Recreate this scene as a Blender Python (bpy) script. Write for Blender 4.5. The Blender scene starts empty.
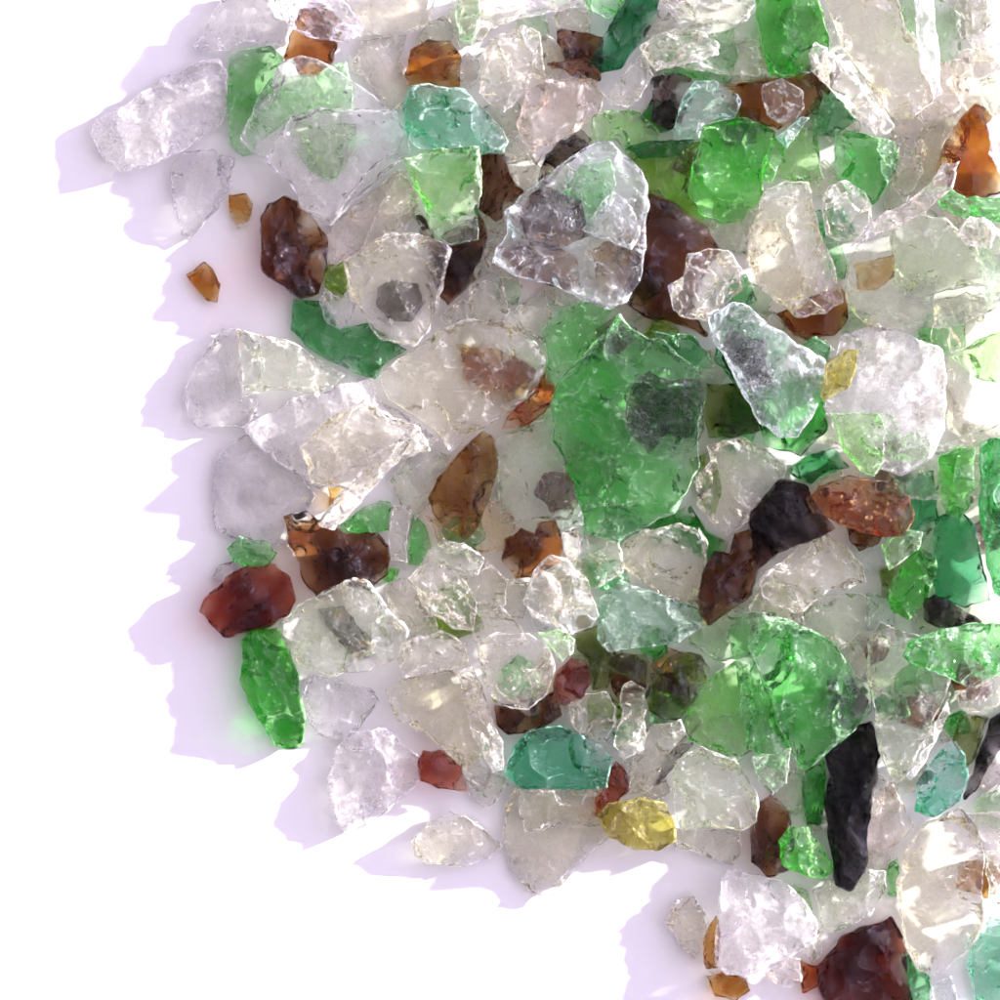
import bpy, bmesh, math, random
import numpy as np
from mathutils import Vector, Matrix

# one photograph pixel is 0.2 mm on the paper; shards are shaped in those units and scaled once
S = 0.0002
CAMD = 4000.0
scene = bpy.context.scene
col = scene.collection

# ------------------------------------------------------------------ data
# kind colour layer thickness style | outline | label
DATA = """
S c 1 16 p|226,-8 295,-8 292,15 285,46 262,44 245,42 228,52 200,52 192,48 205,30|clear wedge shard at the top of the left edge, pointing down over the lavender shadow
S cf 2 20 k|219,60 205,62 165,75 140,92 122,108 96,120 90,135 98,152 108,162 122,172 150,167 185,152 200,140 225,125 229,100 229,75|large frosted white shard reaching farthest left, beside the pale green slab
S c 0 14 p|172,165 185,152 215,150 236,160 232,190 215,215 190,242 182,235 173,205|pale clear shard with a pointed foot, left of the small amber chip
P am 0 14 k|229,195 247,194 254,205 250,220 238,230 230,215|small amber chip between the pale pointed shard and the dark brown chunk
C g2 0 22 p|229,57 240,50 272,47 284,58 284,100 262,115 256,155 243,157 230,145 228,110|frosted green block standing against the large white leftmost shard
S g2 0 14 p|270,78 320,70 345,62 352,90 352,112 300,116 262,140 246,128 256,98|flat green shard lying beneath the largest clear sheet near the top
C lg 0 16 k|295,122 357,124 358,150 332,182 310,172 293,145|light green lump seen through two overlapping clear sheets
C br 1 22 k|300,12 318,8 342,18 345,28 332,65 318,79 300,78 285,60 290,35|brown block half covered by the clear shards at the top edge
C c 2 20 k|278,-8 330,-8 365,30 360,40 345,47 320,42 290,34 280,20|clear lumpy shard lying on the brown block at the top edge
S c 1 16 p|330,-10 436,-10 430,22 420,30 385,38 362,33 340,10|wide clear plate at the top edge above the empty white gap
S c 3 12 p|300,55 315,58 345,75 375,95 392,110 405,130 410,150 385,170 345,210 330,224 300,205 290,185 262,160 241,138 243,130 256,97 270,85 280,65|largest clear sheet with a ball shaped lobe, covering green pieces near the top
S c 4 10 p|290,115 320,108 395,110 405,130 400,148 370,170 332,222 300,205 288,180 265,160|thin clear sheet with a straight bright top rim lying on the largest clear sheet
S c 0 12 p|362,40 408,35 400,60 412,85 420,110 390,110 365,80 350,72|faint clear shard left of the square amber chunk
C am2 2 26 k|405,75 412,50 430,39 452,42 462,58 461,86 440,90 410,84|square amber chunk resting on the pale aqua chunk
C aq 3 26 x|404,108 410,88 430,82 465,90 480,105 500,125 508,140 503,152 480,155 420,150 408,140|pale aqua chunk just under the square amber chunk
S lg 4 20 p|403,160 440,150 480,150 484,175 480,205 479,243 450,248 437,240 425,215 415,185|light green four sided shard with bright green rim hanging below the pale aqua chunk
S c 1 14 p|462,-8 585,-8 585,8 560,12 520,22 490,32 480,45 467,44 458,25|long clear shard along the top edge with a greenish lower rim
P lg2 1 10 k|456,-8 482,-8 482,25 474,47 462,42 457,20|pale greenish chip tucked beside the long clear top shard
C c 1 22 p|487,40 520,26 538,32 540,60 543,80 525,90 512,105 500,114 488,105 475,95 478,75|clear block with a bright arched rim left of the peach stained chunk
C p 1 26 k|514,125 525,95 545,80 565,80 592,77 604,98 597,115 575,135 545,150 536,168 525,150|clear chunk with sandy peach stains near the top
S br2 1 16 p|555,27 602,36 600,62 566,62 555,42|dark brown square shard near the top, left of the long dark green sliver
P br2 2 10 k|546,66 585,60 600,68 600,82 575,80 560,71|thin dark brown chip just under the dark brown square shard
C g 1 22 k|577,-8 626,-8 618,12 605,18 588,12|green rounded chunk cut by the top edge
L dg 3 26 r|588,68 600,45 615,15 630,-5 658,-5 660,22 648,38 620,70 600,75|long dark green sliver leaning at the top edge
P c 2 16 k|607,95 625,72 645,52 655,75 640,100 628,107 612,104|clear knobbly chip below the long dark green sliver
S c 3 20 k|640,50 655,38 680,30 705,35 718,48 717,58 700,65 675,70 655,76 645,65|clear oval shard lying over the green plates, above the purple brown block
S c 3 20 p|656,-8 752,-8 755,12 748,25 735,30 700,28 680,22 665,10|clear square shard at the top edge with orange specks
S cg 1 12 p|690,28 752,15 765,60 770,78 740,80 690,72 640,70 650,40|pale greenish plate under the clear oval shard
S g 0 14 p|650,40 735,30 738,60 728,85 690,80 655,70|green plate lying deep under the clear oval shard
S bg2 2 30 p|757,-8 820,-8 832,40 835,62 815,75 785,78 772,75 765,40 760,20|large bright green slab at the top edge
C db 3 28 k|650,78 672,72 688,80 685,105 678,125 665,131 648,122 650,100|purple brown block standing left of the aqua rimmed triangle
S aq2 3 18 p|695,80 715,80 738,95 741,105 735,118 705,125 700,138 675,140 673,130 683,98|aqua rimmed triangular shard beside the amber slab
S am2 1 16 p|725,85 780,78 815,80 823,95 818,110 800,120 778,130 740,118 735,105|flat amber slab under a small clear ball, near the top
C c 3 22 k|763,85 782,78 802,92 803,108 795,122 783,125 765,115 761,100|small round clear chunk lying on the flat amber slab
L c 4 20 r|802,55 810,45 822,50 850,75 880,105 893,125 890,135 875,135 850,115 825,90 805,72|clear baton shaped sliver pointing from the bright green slab to the large ribbed clear block
C c 3 32 k|823,-8 895,-8 905,30 925,55 935,85 930,105 910,123 893,122 870,95 845,55 828,20|large ribbed clear block at the top edge
L cf 4 14 r|915,-8 930,-8 935,40 938,95 930,105 918,70 912,40|white frosted strip leaning on the large ribbed clear block
S lg2 1 14 p|897,-8 935,-4 960,15 962,55 955,65 930,60 905,30|pale green plate at the top edge behind the white frosted strip
S p 2 14 k|935,65 970,58 975,85 960,110 945,120 925,125 920,110|clear shard with a peach tinge right of the large ribbed block
S c 3 18 k|985,-8 1012,-8 1012,40 995,30 985,15|clear shard cut off by the top corner
S c 1 12 p|965,-5 985,-5 985,30 1012,50 1012,65 975,60 965,35|flat clear shard lying beneath the top corner shard
S cg 3 16 p|977,80 1000,65 1012,65 1012,115 990,120 980,100|greenish clear shard at the frame edge above the amber brown wedge
C am2 2 30 k|935,155 955,120 970,105 985,110 995,125 1000,165 1008,190 970,202 945,190 930,170|amber brown wedge with a smoky lower half near the frame edge
S cf 4 18 k|982,125 998,115 1012,112 1012,192 998,182 986,155|white frosted shard cut by the frame edge beside the amber brown wedge
C g 3 24 k|834,130 858,132 885,138 898,145 895,170 880,195 872,207 855,195 835,180 833,150|green gem like chunk above the clear ring shaped piece
C c 4 20 ring|820,200 828,185 842,182 860,190 870,205 870,225 858,238 840,242 825,235 820,215|clear ring shaped piece with thick white rim
C c 4 34 r|765,190 785,183 808,185 815,215 825,250 840,290 842,305 825,317 795,318 775,305 755,285 746,265 750,240 757,215|tall clear block with shining steps between the green chunks and the clear ring
C bg 3 28 k|700,128 720,115 745,120 775,132 770,150 760,165 760,200 740,222 720,225 700,215 687,195 690,165 700,145|bright green crumpled chunk below the aqua rimmed triangle
S lg 2 16 p|785,145 800,130 817,125 820,150 824,180 800,185 782,178 772,165|pale green triangular shard right of the bright green crumpled chunk
P bg 4 14 k|758,165 765,150 775,135 785,140 782,155 775,170 770,185 762,178|bright green curled chip between two green pieces
L aq 4 10 r|775,140 800,118 810,117 797,135 785,150|tiny teal sliver resting under the round clear chunk
S lg 1 16 p|590,120 605,110 640,112 660,135 655,145 630,160 615,140 592,145|light green plate left of the purple brown block
S ol 1 16 p|628,156 660,143 700,142 690,170 690,195 705,220 690,228 660,210 648,190 640,170|olive green plate behind the large aqua rimmed sheet
L dg2 2 12 r|627,150 650,142 697,141 690,150 670,160 640,160|dark green lens shaped sliver along the top of the olive plate
S br 1 24 k|647,195 680,208 705,225 715,250 712,260 690,300 705,335 680,325 650,320 625,305 620,290 640,230|large brown amber slab with dark crusted rim right of the large aqua rimmed sheet
S ca 4 16 p|595,142 610,143 640,170 647,185 645,230 640,280 625,300 608,307 560,290 515,278 492,262 495,248 505,235 505,215 520,195 545,180 560,165 580,150|large clear sheet with pale aqua rim lying over dark pieces
S ca 5 10 k|580,230 600,205 612,190 625,200 635,215 640,235 630,250 605,240|small clear tent shaped chip on the large aqua rimmed sheet
S c 4 18 ring|663,285 680,275 685,255 705,248 725,250 740,268 740,290 725,305 705,320 680,318 668,310|clear rimmed shard with a notch, lying over brown glass
C db2 3 22 k|537,175 545,155 560,140 580,130 590,140 585,150 560,170 540,190|crusted dark chunk wedged behind the top of the large aqua rimmed sheet
S g 1 16 k|560,200 580,165 610,160 618,190 600,215 585,235 565,225|green piece showing through the large aqua rimmed sheet
C br2 1 20 k|520,205 545,185 585,200 592,235 560,250 530,245|near black brown chunk in the middle under the large aqua rimmed sheet
S br 0 16 k|495,250 530,240 575,255 580,285 560,290 520,278|brown shard under the lowest corner of the large aqua rimmed sheet
S ab 0 18 k|590,250 635,225 642,280 620,300 598,292|olive brown shard under the right edge of the large aqua rimmed sheet
C br2 2 22 k|485,155 505,155 508,165 520,190 527,195 510,215 498,225 482,210 480,190|dark red brown chunk right of the light green four sided shard
S br2 1 20 p|412,212 440,240 480,215 488,240 472,285 450,308 440,300 430,260|dark brown slab under the light green four sided shard
S p 1 16 k|332,225 400,170 418,195 420,210 390,235 350,255 330,270 325,245|clear peach tinged shard right of the dark brown chunk with a flat face
L c 2 14 r|360,250 395,175 412,165 422,200 400,240 372,258|clear slanting sliver above the clear bowl shaped chunk
C br 2 42 k|262,240 262,220 270,205 285,198 300,202 318,222 329,240 326,280 320,295 302,299 280,285 265,272|dark brown chunk with one flat reddish face, left of the peach tinged shard
P am 0 14 k|187,275 205,262 213,268 221,285 218,303 207,302 195,288|small amber chip alone on the shadowed paper at the left edge
S c 0 14 ring|225,328 245,330 262,345 262,375 258,410 250,428 200,427 187,415 185,395 195,370 210,345|faint clear shard alone in the left shadow below the small amber chip
S g3 1 16 p|292,312 295,300 325,300 340,330 370,322 400,345 408,350 385,365 375,378 360,376 330,362 305,345 291,330|frosted green crescent shaped shard left of the clear bowl shaped chunk
P ol 0 14 k|325,265 350,262 348,290 335,305 325,300|olive chip between the dark brown chunk and the clear bowl shaped chunk
P c 2 14 k|316,300 322,290 340,300 350,285 356,300 350,320 340,330 325,325|small clear lump resting on the green crescent
C c 4 24 p|346,260 365,250 385,232 420,233 445,243 453,250 445,290 430,330 417,345 380,338 370,325 352,295|clear bowl shaped chunk with a dark round dimple
C c 4 22 x|378,378 390,365 440,330 470,320 510,321 535,342 547,360 545,375 528,400 500,420 460,445 450,452 435,430 410,415 390,402|large clear pinkish chunk above the brown gold leaf shaped shard
S cf 1 18 k|245,428 290,400 340,385 372,378 380,400 400,410 440,440 400,460 350,470 320,490 290,470 262,450|wide milky clear shard on the left below the green crescent
C c 2 22 k|300,445 330,412 365,400 420,425 430,450 395,455 360,495 340,485 310,480|milky clear shard with rippled ridges lying on the wide milky shard
L c 3 14 r|405,430 412,440 400,458 345,520 335,531 319,523 340,490 370,455|long clear bar pointing at the star shaped brown chunk
S c 0 14 k|222,450 245,435 265,437 290,460 315,495 295,530 285,545 240,545 215,530 212,490 215,465|tall faint clear shard above the small green lozenge
P am 1 10 k|327,480 345,485 343,498 328,512|tiny amber triangle above the star shaped brown chunk
C br 2 26 k|284,515 308,508 320,520 345,532 378,532 388,545 388,575 370,590 345,585 318,598 305,580 290,545|star shaped dark brown chunk with a crusted upper edge
S g 1 14 k|340,525 360,510 380,500 392,503 390,530 375,535 350,532|ragged green shard behind the star shaped brown chunk
P g 1 16 r|227,547 240,533 265,538 279,550 268,565 250,567 232,558|small green lozenge above the dark red chunk
P c 0 10 k|212,578 218,565 235,560 246,566 230,584|tiny clear chip between the green lozenge and the dark red chunk
C rd 2 32 k|201,610 210,590 225,575 245,566 275,564 290,578 296,600 290,615 262,627 225,637 212,625|dark red chunk with a bright scooped hollow at the left edge
L bg2 1 34 r|243,640 250,630 280,628 292,650 300,675 306,715 305,742 292,749 275,745 255,710 240,680|bright green upright lozenge standing alone at the lower left
C cg 3 24 k|278,625 300,605 355,578 370,580 385,600 410,630 405,655 370,670 330,675 300,665 285,645|greenish clear chunk with a grey dark core, right of the bright green lozenge
P gy 1 12 k|318,608 345,605 360,628 378,640 372,652 350,652 330,630|dark grey chip seen inside the greenish clear chunk
S c 0 16 k|310,672 345,680 375,690 380,700 355,735 340,740 315,735 300,700|faint clear shard with a green glint, right of the bright green lozenge
C cf 1 22 k|350,730 385,728 400,740 425,760 420,780 400,800 370,825 345,835 335,815 327,780 335,750|milky clear chunk at the lower left above the jagged shadow
C c 2 24 k|385,690 410,670 450,668 470,680 480,700 495,745 495,765 485,790 470,780 440,745 410,725 395,720|large clear cracked chunk above the small red brown shard
L c 3 16 r|455,672 470,665 485,700 502,745 502,770 490,775 470,735|shining clear bar along the side of the large cracked chunk
S rd 2 16 p|418,762 422,750 440,750 460,765 467,792 440,788 420,780|small red brown shard with a flat face near the lower white gap
P c 1 14 k|465,775 500,770 510,785 488,808 470,798|small clear chip between the red brown shard and the teal green chunk
C c 0 16 p|412,840 430,820 450,810 475,820 503,845 490,858 460,867 430,865 415,855|clear diamond shaped shard full of white light at the lower edge of the pile
S c 0 14 p|505,800 520,780 590,790 610,835 575,870 550,898 530,893 510,870 505,840|flat clear triangle pointing down over the white paper
S c 1 14 p|517,788 600,790 605,825 580,827 525,832 518,810|clear rectangular shard with a green lower edge under the teal green chunk
C tq 3 26 p|505,770 515,745 530,728 560,722 600,740 612,755 608,785 580,788 520,787|teal green chunk with a flat lower edge above the clear rectangle
C c 4 24 p|571,705 580,693 610,691 620,705 618,725 608,740 585,738 575,725|small clear cube standing on the teal green chunk
C br2 1 22 k|495,705 540,700 560,690 565,715 540,730 510,735 498,725|dark brown chunk under the glassy clear dome
C rd 1 26 k|555,670 570,658 585,662 590,680 580,700 560,704 550,688|glowing red brown ball left of the clear cube
C ol2 1 22 k|575,630 600,625 615,660 605,690 590,690 585,660 575,650|olive brown splinter above the clear cube
C c 3 32 k|480,640 500,630 530,632 550,645 557,665 550,690 530,708 495,703 485,680|glassy clear dome with dark reflections above the dark brown chunk
C c 4 26 k|518,600 530,570 548,556 565,560 585,580 597,615 590,628 560,635 530,615|clear chunk with a thick white side bar below the two lobed brown chunk
C br 3 26 k|500,560 505,540 520,528 533,535 538,522 555,520 562,540 564,560 545,570 535,577 515,577|two lobed brown chunk with an amber middle
S ab 4 24 k|430,500 440,480 460,455 485,433 495,440 498,470 495,500 480,530 467,542 445,530 435,515|brown gold leaf shaped shard with a black side and two square reflections
S cg 1 12 ring|390,480 405,460 430,447 452,455 440,480 430,505 415,518 400,505|greenish clear arc shaped shard left of the brown gold leaf shaped shard
S cg 1 16 p|495,440 540,420 555,418 575,470 583,500 570,520 540,520 520,525 500,525|large greyish clear plate with rusty rim stains left of the biggest green shard
S am3 0 12 p|425,515 450,530 490,500 515,520 515,550 480,555 440,550|pale honey coloured plate under the brown gold leaf shaped shard
C or 1 20 k|503,432 512,415 535,395 548,372 556,390 552,410 530,428|orange red shard peeking out below the large clear pinkish chunk
P c 3 14 p|392,505 412,505 410,530 408,562 390,560 389,530|clear upright strip between the star shaped brown chunk and a green chip
P g 2 12 k|412,512 425,525 432,545 420,565 408,565|green chip beside the clear upright strip
P bg 1 10 k|385,568 400,568 396,580 384,583|tiny green corner under the star shaped brown chunk
S cg 2 18 k|426,550 445,535 465,540 485,555 478,572 465,575 440,565|clear lump with green tints below the brown gold leaf shaped shard
S c 2 18 k|385,585 405,575 430,595 440,630 415,648 395,625|clear shard with a straight ridge right of the greenish clear chunk
C c 3 26 k|405,580 430,562 460,575 475,605 472,635 450,632 425,610|upright clear chunk in the middle of the milky cluster
P c 2 18 p|460,575 490,562 510,580 508,605 495,612 475,600|clear six sided chip left of the two lobed brown chunk
P c 2 20 k|470,610 500,602 520,622 528,640 500,645 472,640|clear sparkling chip above the glassy clear dome
S c 2 18 k|400,640 440,628 465,640 470,665 440,670 405,676 395,655|smooth clear shard above the large cracked chunk
S g 4 28 x|552,410 556,385 575,370 600,340 622,315 635,330 650,340 665,340 680,355 700,370 710,385 705,410 700,435 700,455 702,465 690,490 675,510 650,525 620,542 600,535 587,530 580,500 565,460 553,440|biggest green shard, ragged and scratched, in the middle of the pile
S g 2 18 k|545,385 548,350 540,330 560,310 590,300 620,310 615,325 590,350 570,370 560,385|green shard tucked behind the upper side of the biggest green shard
S g3 1 16 p|650,330 690,335 705,350 712,365 690,372 660,352|green shard under the amber slab beside the biggest green shard
S ol2 0 18 k|700,382 735,385 760,400 770,430 740,440 710,440 703,410|dark olive brown shard in the shade right of the biggest green shard
S ca 4 16 p|706,320 730,305 750,310 790,340 828,365 828,385 812,415 795,440 775,440 755,425 740,400 725,365 708,335|clear triangular sheet with bluish white rim lying over green glass
S g3 2 16 k|720,330 760,320 790,345 780,390 745,400 715,360|green shard showing through the clear triangular sheet
S bg3 1 18 k|745,388 790,370 825,390 825,430 800,457 762,447|deep green shard below the clear triangular sheet
P g3 2 12 k|795,345 815,335 830,345 828,362 805,355|dark green chip above the yellow chip
P g 2 14 k|820,245 840,243 847,262 845,280 830,277|green chip beneath the clear ring shaped piece
C am2 1 20 k|775,315 840,285 848,300 848,320 835,338 805,342 785,330|dark amber chunk under the foot of the tall clear block
P yl 4 16 k|828,365 845,350 860,352 857,370 850,390 825,400 822,395|yellow chip beside the frosted bright shard
S cg 4 16 p|850,260 858,245 885,222 920,212 945,215 960,230 985,222 1012,235 1012,300 960,325 920,330 880,332 855,315 847,300|large hazy greenish clear sheet at the frame edge
L p 5 10 r|850,248 870,222 900,208 930,185 942,165 960,163 952,190 925,215 880,235|clear ribbon shaped sliver along the top of the hazy sheet
C am 3 14 k|855,265 895,255 897,278 875,290 858,290|amber square seen through the large hazy sheet
S g 2 18 k|925,192 945,187 965,202 1012,198 1012,228 985,225 960,222 940,212|green slab under the amber brown wedge at the frame edge
C p 5 16 k|958,235 970,218 985,218 997,232 990,250 965,246|round clear blob with peach tinge on the hazy sheet
S cf2 3 18 k|840,335 870,325 910,335 940,350 950,380 945,430 930,460 900,475 870,470 845,440 825,410 832,370|frosted round shard shining white below the hazy sheet
S lg 5 16 p|831,412 880,412 886,430 885,460 875,475 860,470 845,450|pale green pointed shard leaning on the frosted round shard
P lg 2 14 k|880,412 895,418 900,440 915,435 935,445 915,472 890,466|green lump beneath the frosted round shard
S lg 3 16 p|948,358 975,340 1012,325 1012,388 975,380|pale green leaf shaped shard at the frame edge
L bg2 3 22 r|937,455 955,445 972,445 973,500 960,517 945,512 935,490|bright green upright piece beside the tall dark green column
C g3 3 32 k|974,440 985,435 1012,435 1012,605 994,592 985,560 976,500|tall dark green column with a silvery side at the frame edge
S tq2 1 16 p|935,520 960,508 975,530 990,600 965,608 935,595 922,560|deep teal plate left of the tall dark green column
S tq2 1 16 p|895,478 935,470 942,520 920,545 900,530|flat teal green shard right of the orange brown lens
C c 4 24 k|702,445 740,437 760,445 785,467 780,480 755,510 728,537 712,525 695,505 690,480 705,460|clear pinkish pyramid with banded steps right of the biggest green shard
S ol 3 16 p|688,458 715,450 722,490 715,518 697,500|olive green plate half under the pinkish pyramid
C db 2 30 k|750,510 780,480 805,485 830,520 835,528 820,537 790,545 755,572 752,545|black brown block behind the lumpy clear shard
C or2 5 26 k|808,497 820,485 850,472 895,478 910,492 915,515 905,530 880,533 850,525 815,510|orange brown lens shaped chunk with a glossy purple top
C dg2 2 20 k|787,470 810,455 835,450 850,470 820,480 810,487 795,480|dark green chunk above the orange brown lens
P br2 3 14 k|845,520 860,528 883,535 880,545 860,553 850,542|dark brown chip under the orange brown lens
C c 4 22 p|755,585 762,575 800,545 825,533 845,548 862,570 865,585 845,592 825,595 800,615 790,618 770,610 760,600|lumpy clear shard with a milky middle below the black brown block
S cg 2 16 k|800,620 825,595 860,592 880,605 860,640 840,650 815,640|beige clear shard tucked under the lumpy clear shard
C br 5 22 k|735,535 750,530 755,545 757,570 757,585 745,605 720,620 710,627 700,615 698,600 705,575 715,552 730,555|amber hourglass shaped chunk with glossy highlights
C c 4 22 ring|620,545 640,530 680,520 700,525 709,540 705,570 703,590 690,600 665,595 640,580 625,565|clear shield shaped shard with thick rim below the biggest green shard
S bg3 2 16 p|640,525 690,505 705,530 728,542 720,565 705,560|bright green shard between the shield shaped shard and the pinkish pyramid
C cg 2 20 k|583,530 600,540 620,545 625,575 600,590 585,590 572,570|grey green clear chunk left of the shield shaped shard
P p 2 14 k|562,530 580,528 582,550 572,568 562,557|tiny peach tinged chip right of the two lobed brown chunk
S aq3 3 16 p|600,600 620,580 660,595 700,610 705,625 680,645 640,650 610,655 598,640|wide dusty teal plate under the shield shaped shard
S lg2 1 14 p|690,600 705,600 740,610 780,612 765,640 755,655 720,660 690,645|pale green plate between the amber hourglass and the large green lower shard
P lg 3 14 k|535,635 555,628 573,640 570,655 560,662 548,647|light green chip under the clear chunk with a white side bar
P ol2 4 16 k|603,662 620,655 650,658 662,672 655,685 640,685 620,675|olive drop left of the dark olive heart
C ol2 3 24 k|650,682 665,660 680,652 700,655 712,668 700,690 680,718 665,720 650,710 645,695|dark olive heart shaped chunk below the dusty teal plate
C c 4 22 r|620,685 630,680 643,690 645,720 643,750 620,760 610,745 618,720|clear purplish column between the clear cube and the dark olive heart
L c 3 18 r|652,722 680,715 688,735 670,762 650,790 625,795 634,758|clear slanting bar above the yellow chunk
L gy 3 12 r|674,745 692,742 665,775 652,786 662,762|smoky grey sliver beside the clear slanting bar
C rd 1 18 k|600,790 612,760 625,770 628,790 603,812 592,815 592,800|dark red piece sticking out behind the yellow chunk
C yl 4 26 k|597,812 605,800 640,795 665,800 672,820 673,840 655,848 630,847 605,832|rounded yellow chunk at the lower edge of the pile
S lg 2 18 k|690,690 710,680 735,660 750,665 760,700 755,740 735,765 700,745 685,740|light green plate left of the large green lower shard
S g 4 26 x|745,645 760,613 790,620 830,640 850,665 870,695 870,710 850,730 810,765 800,768 790,750 775,720 760,680|large green lower shard with a straight bright ridge
S g 3 20 k|733,655 750,650 770,700 790,745 775,770 760,765 745,745 735,710|grass green wedge along the straight ridge of the large green lower shard
P lg2 4 14 k|752,755 790,745 787,780 772,795 758,780|pale green tip pointing down at the dark amber cone
C cg 2 22 k|675,760 700,742 735,755 757,790 757,820 740,830 710,825 680,830 672,800|clear chunk with green flecks right of the rounded yellow chunk
S c 1 14 p|672,828 740,828 742,850 735,865 700,855 675,848|milky clear strip below the chunk with green flecks
C br 2 24 k|750,830 755,800 770,790 788,810 790,840 788,870 765,875 748,860|dark amber cone left of the green twin lobed chunk
C bg 4 20 k|773,840 785,825 805,827 820,845 832,870 820,880 800,875 780,865|green twin lobed chunk beside the long black block
L bg3 2 18 p|800,770 822,760 822,800 815,825 803,825 799,800|green upright bar left of the long black block
L bk 4 30 k|825,750 850,725 870,720 878,740 875,780 868,810 865,850 862,870 848,887 835,882 828,850 823,800|long black block with a pitted shiny face
C p 3 20 k|875,775 890,780 905,810 915,825 900,840 880,855 862,850 862,830 870,810|clear peach tinged chunk right of the long black block
C cg 3 20 k|870,640 880,620 900,630 935,640 950,680 940,710 925,740 905,780 893,782 880,750 872,700 868,670|greenish clear wedge tapering down beside the long black block
L c 4 12 r|905,775 925,735 945,700 948,712 930,750 908,778|shining white sliver on the greenish clear wedge
S g 4 18 x|898,655 905,640 930,630 970,622 1012,625 1012,668 965,687 940,675 910,665|large green leaf shaped shard at the frame edge over the clear wedge
P bk 3 18 k|924,600 935,592 960,605 982,620 945,628 925,618|small black triangle above the large green leaf shaped shard
L bg2 3 22 r|888,595 905,560 920,545 938,555 937,575 925,605 910,618 895,612|bright green slanting crystal left of the deep teal plate
P lg 3 14 k|882,545 905,530 925,532 920,550 890,572|light green chip with a white glint under the orange brown lens
P ol2 2 14 k|878,572 895,560 905,565 895,592 880,600|olive brown chip left of the bright green slanting crystal
S c 3 16 k|952,690 1012,668 1012,700 985,712 960,710|clear shard at the frame edge under the large green leaf shaped shard
C tq 4 26 k|915,810 918,780 940,745 955,735 965,750 968,775 960,800 935,817|dark teal crystal with sparkling face near the slanting black bar
L bk 3 20 r|963,800 975,760 990,720 1012,705 1012,730 990,765 975,792|slanting black bar at the frame edge
S ol2 1 14 p|958,712 985,715 975,750 965,770 950,740|olive brown plate behind the slanting black bar
S c 4 24 p|898,880 905,850 920,825 960,805 975,820 985,850 983,900 985,925 965,950 940,975 920,970 905,945 900,910|big clear rounded slab at the lower corner
C c 2 18 k|965,812 1012,808 1012,852 985,855 968,835|clear cracked chunk at the frame edge above the lower corner
S cg 1 16 k|982,850 1012,850 1012,900 985,905|greenish clear shard at the frame edge beside the big rounded slab
S aq 3 18 k|965,965 975,930 990,915 1012,920 1012,1012 975,1005|pale aqua shard in the bottom corner
S ca 1 12 p|932,985 950,975 962,1012 928,1012|pale bluish clear shard at the bottom edge
C rd2 3 26 p|815,965 840,935 890,915 905,940 912,1012 830,1012 820,990|large dark red brown block at the bottom edge
S g3 2 16 p|905,950 930,975 930,1012 908,1012|green shard wedged right of the large dark red brown block
L g 1 12 r|887,862 898,855 897,895 887,895|thin green sliver left of the big clear rounded slab
C cf 3 24 p|720,880 728,866 750,873 785,880 805,900 818,925 815,940 790,955 760,970 725,974 715,965 713,940 718,900|large frosted clear triangle with a bright thick edge at the bottom
C c 1 18 k|665,920 675,900 692,893 705,910 708,935 695,960 680,945|small clear shard with green specks left of the large frosted triangle
P am 1 14 k|700,952 708,920 715,914 718,930 716,968 704,967|amber chip squeezed under the side of the large frosted triangle
P am 1 16 k|706,976 725,970 745,978 750,990 735,1000 714,995|rounded amber pebble below the large frosted triangle
P p 1 16 k|765,972 790,955 800,957 802,980 790,987 775,983|rust stained clear chip between the frosted triangle and the dark red brown block
P or 0 12 p|798,958 816,965 822,985 802,992|orange chip beside the dark red brown block
S cg 2 18 k|813,890 830,880 850,885 868,868 885,870 885,890 870,915 840,930 822,935|clear shard with a green tint above the dark red brown block
P lg 1 12 k|793,885 806,888 815,915 806,918|small green chip behind the bright edge of the frosted triangle
P c 2 14 k|800,948 822,925 822,955 812,962|small clear chip at the right corner of the frosted triangle
S c 1 16 p|470,285 505,275 512,310 502,325 474,325|clear square plate behind the large clear pinkish chunk
S c 1 14 p|508,312 545,290 552,318 545,345 520,330|clear thin plate between the large aqua rimmed sheet and the pinkish chunk
P c 2 14 k|440,318 462,298 475,305 470,322 448,330|small clear chip above the large clear pinkish chunk
S c 2 14 k|895,135 915,140 925,175 905,205 892,185|narrow clear shard right of the green gem like chunk
S c 0 16 p|930,300 1015,290 1015,445 975,455 945,430 925,370|wide clear plate low at the frame edge beneath the pale green leaf shaped shard
S cg 1 14 p|890,470 950,440 1012,420 1012,470 960,500 905,500|greenish clear plate low behind the bright green upright piece
S c 1 16 k|955,50 1012,40 1012,110 975,120 950,90|clear lump at the frame edge below the top corner shard
S cg 1 16 k|895,165 935,120 960,110 950,160 915,210 880,215|greenish clear wedge left of the amber brown wedge
C db2 2 18 k|625,395 650,372 672,382 700,378 706,415 690,440 668,438 650,458 628,430|dark chunk showing through the right half of the biggest green shard
P gy 3 14 k|378,288 395,280 418,285 424,305 412,322 390,322 376,306|dark grey round chip seen in the dimple of the clear bowl shaped chunk
S am 2 16 k|455,345 500,350 535,370 525,398 495,405 468,382|amber brown shard showing through the large clear pinkish chunk
C bk 3 18 k|825,680 850,675 868,700 858,725 835,720|black lump showing through the rim of the large green lower shard
S db2 2 16 k|730,330 765,345 770,385 745,395 722,360|dark green brown shard under the upper part of the clear triangular sheet
S cg 0 16 p|925,450 1015,450 1015,650 940,650 915,560|greenish clear plate lying lowest under the tall dark green column
S cg 2 18 k|890,225 930,208 970,235 990,285 920,300 895,285|grey green wedge seen through the large hazy sheet
S lg2 1 16 k|960,215 1015,215 1015,300 985,305|pale green shard beneath the outer end of the large hazy sheet
S cg 1 14 k|235,330 300,345 345,375 330,395 270,390 240,400|flat clear shard between the green crescent and the wide milky shard
"""
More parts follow.
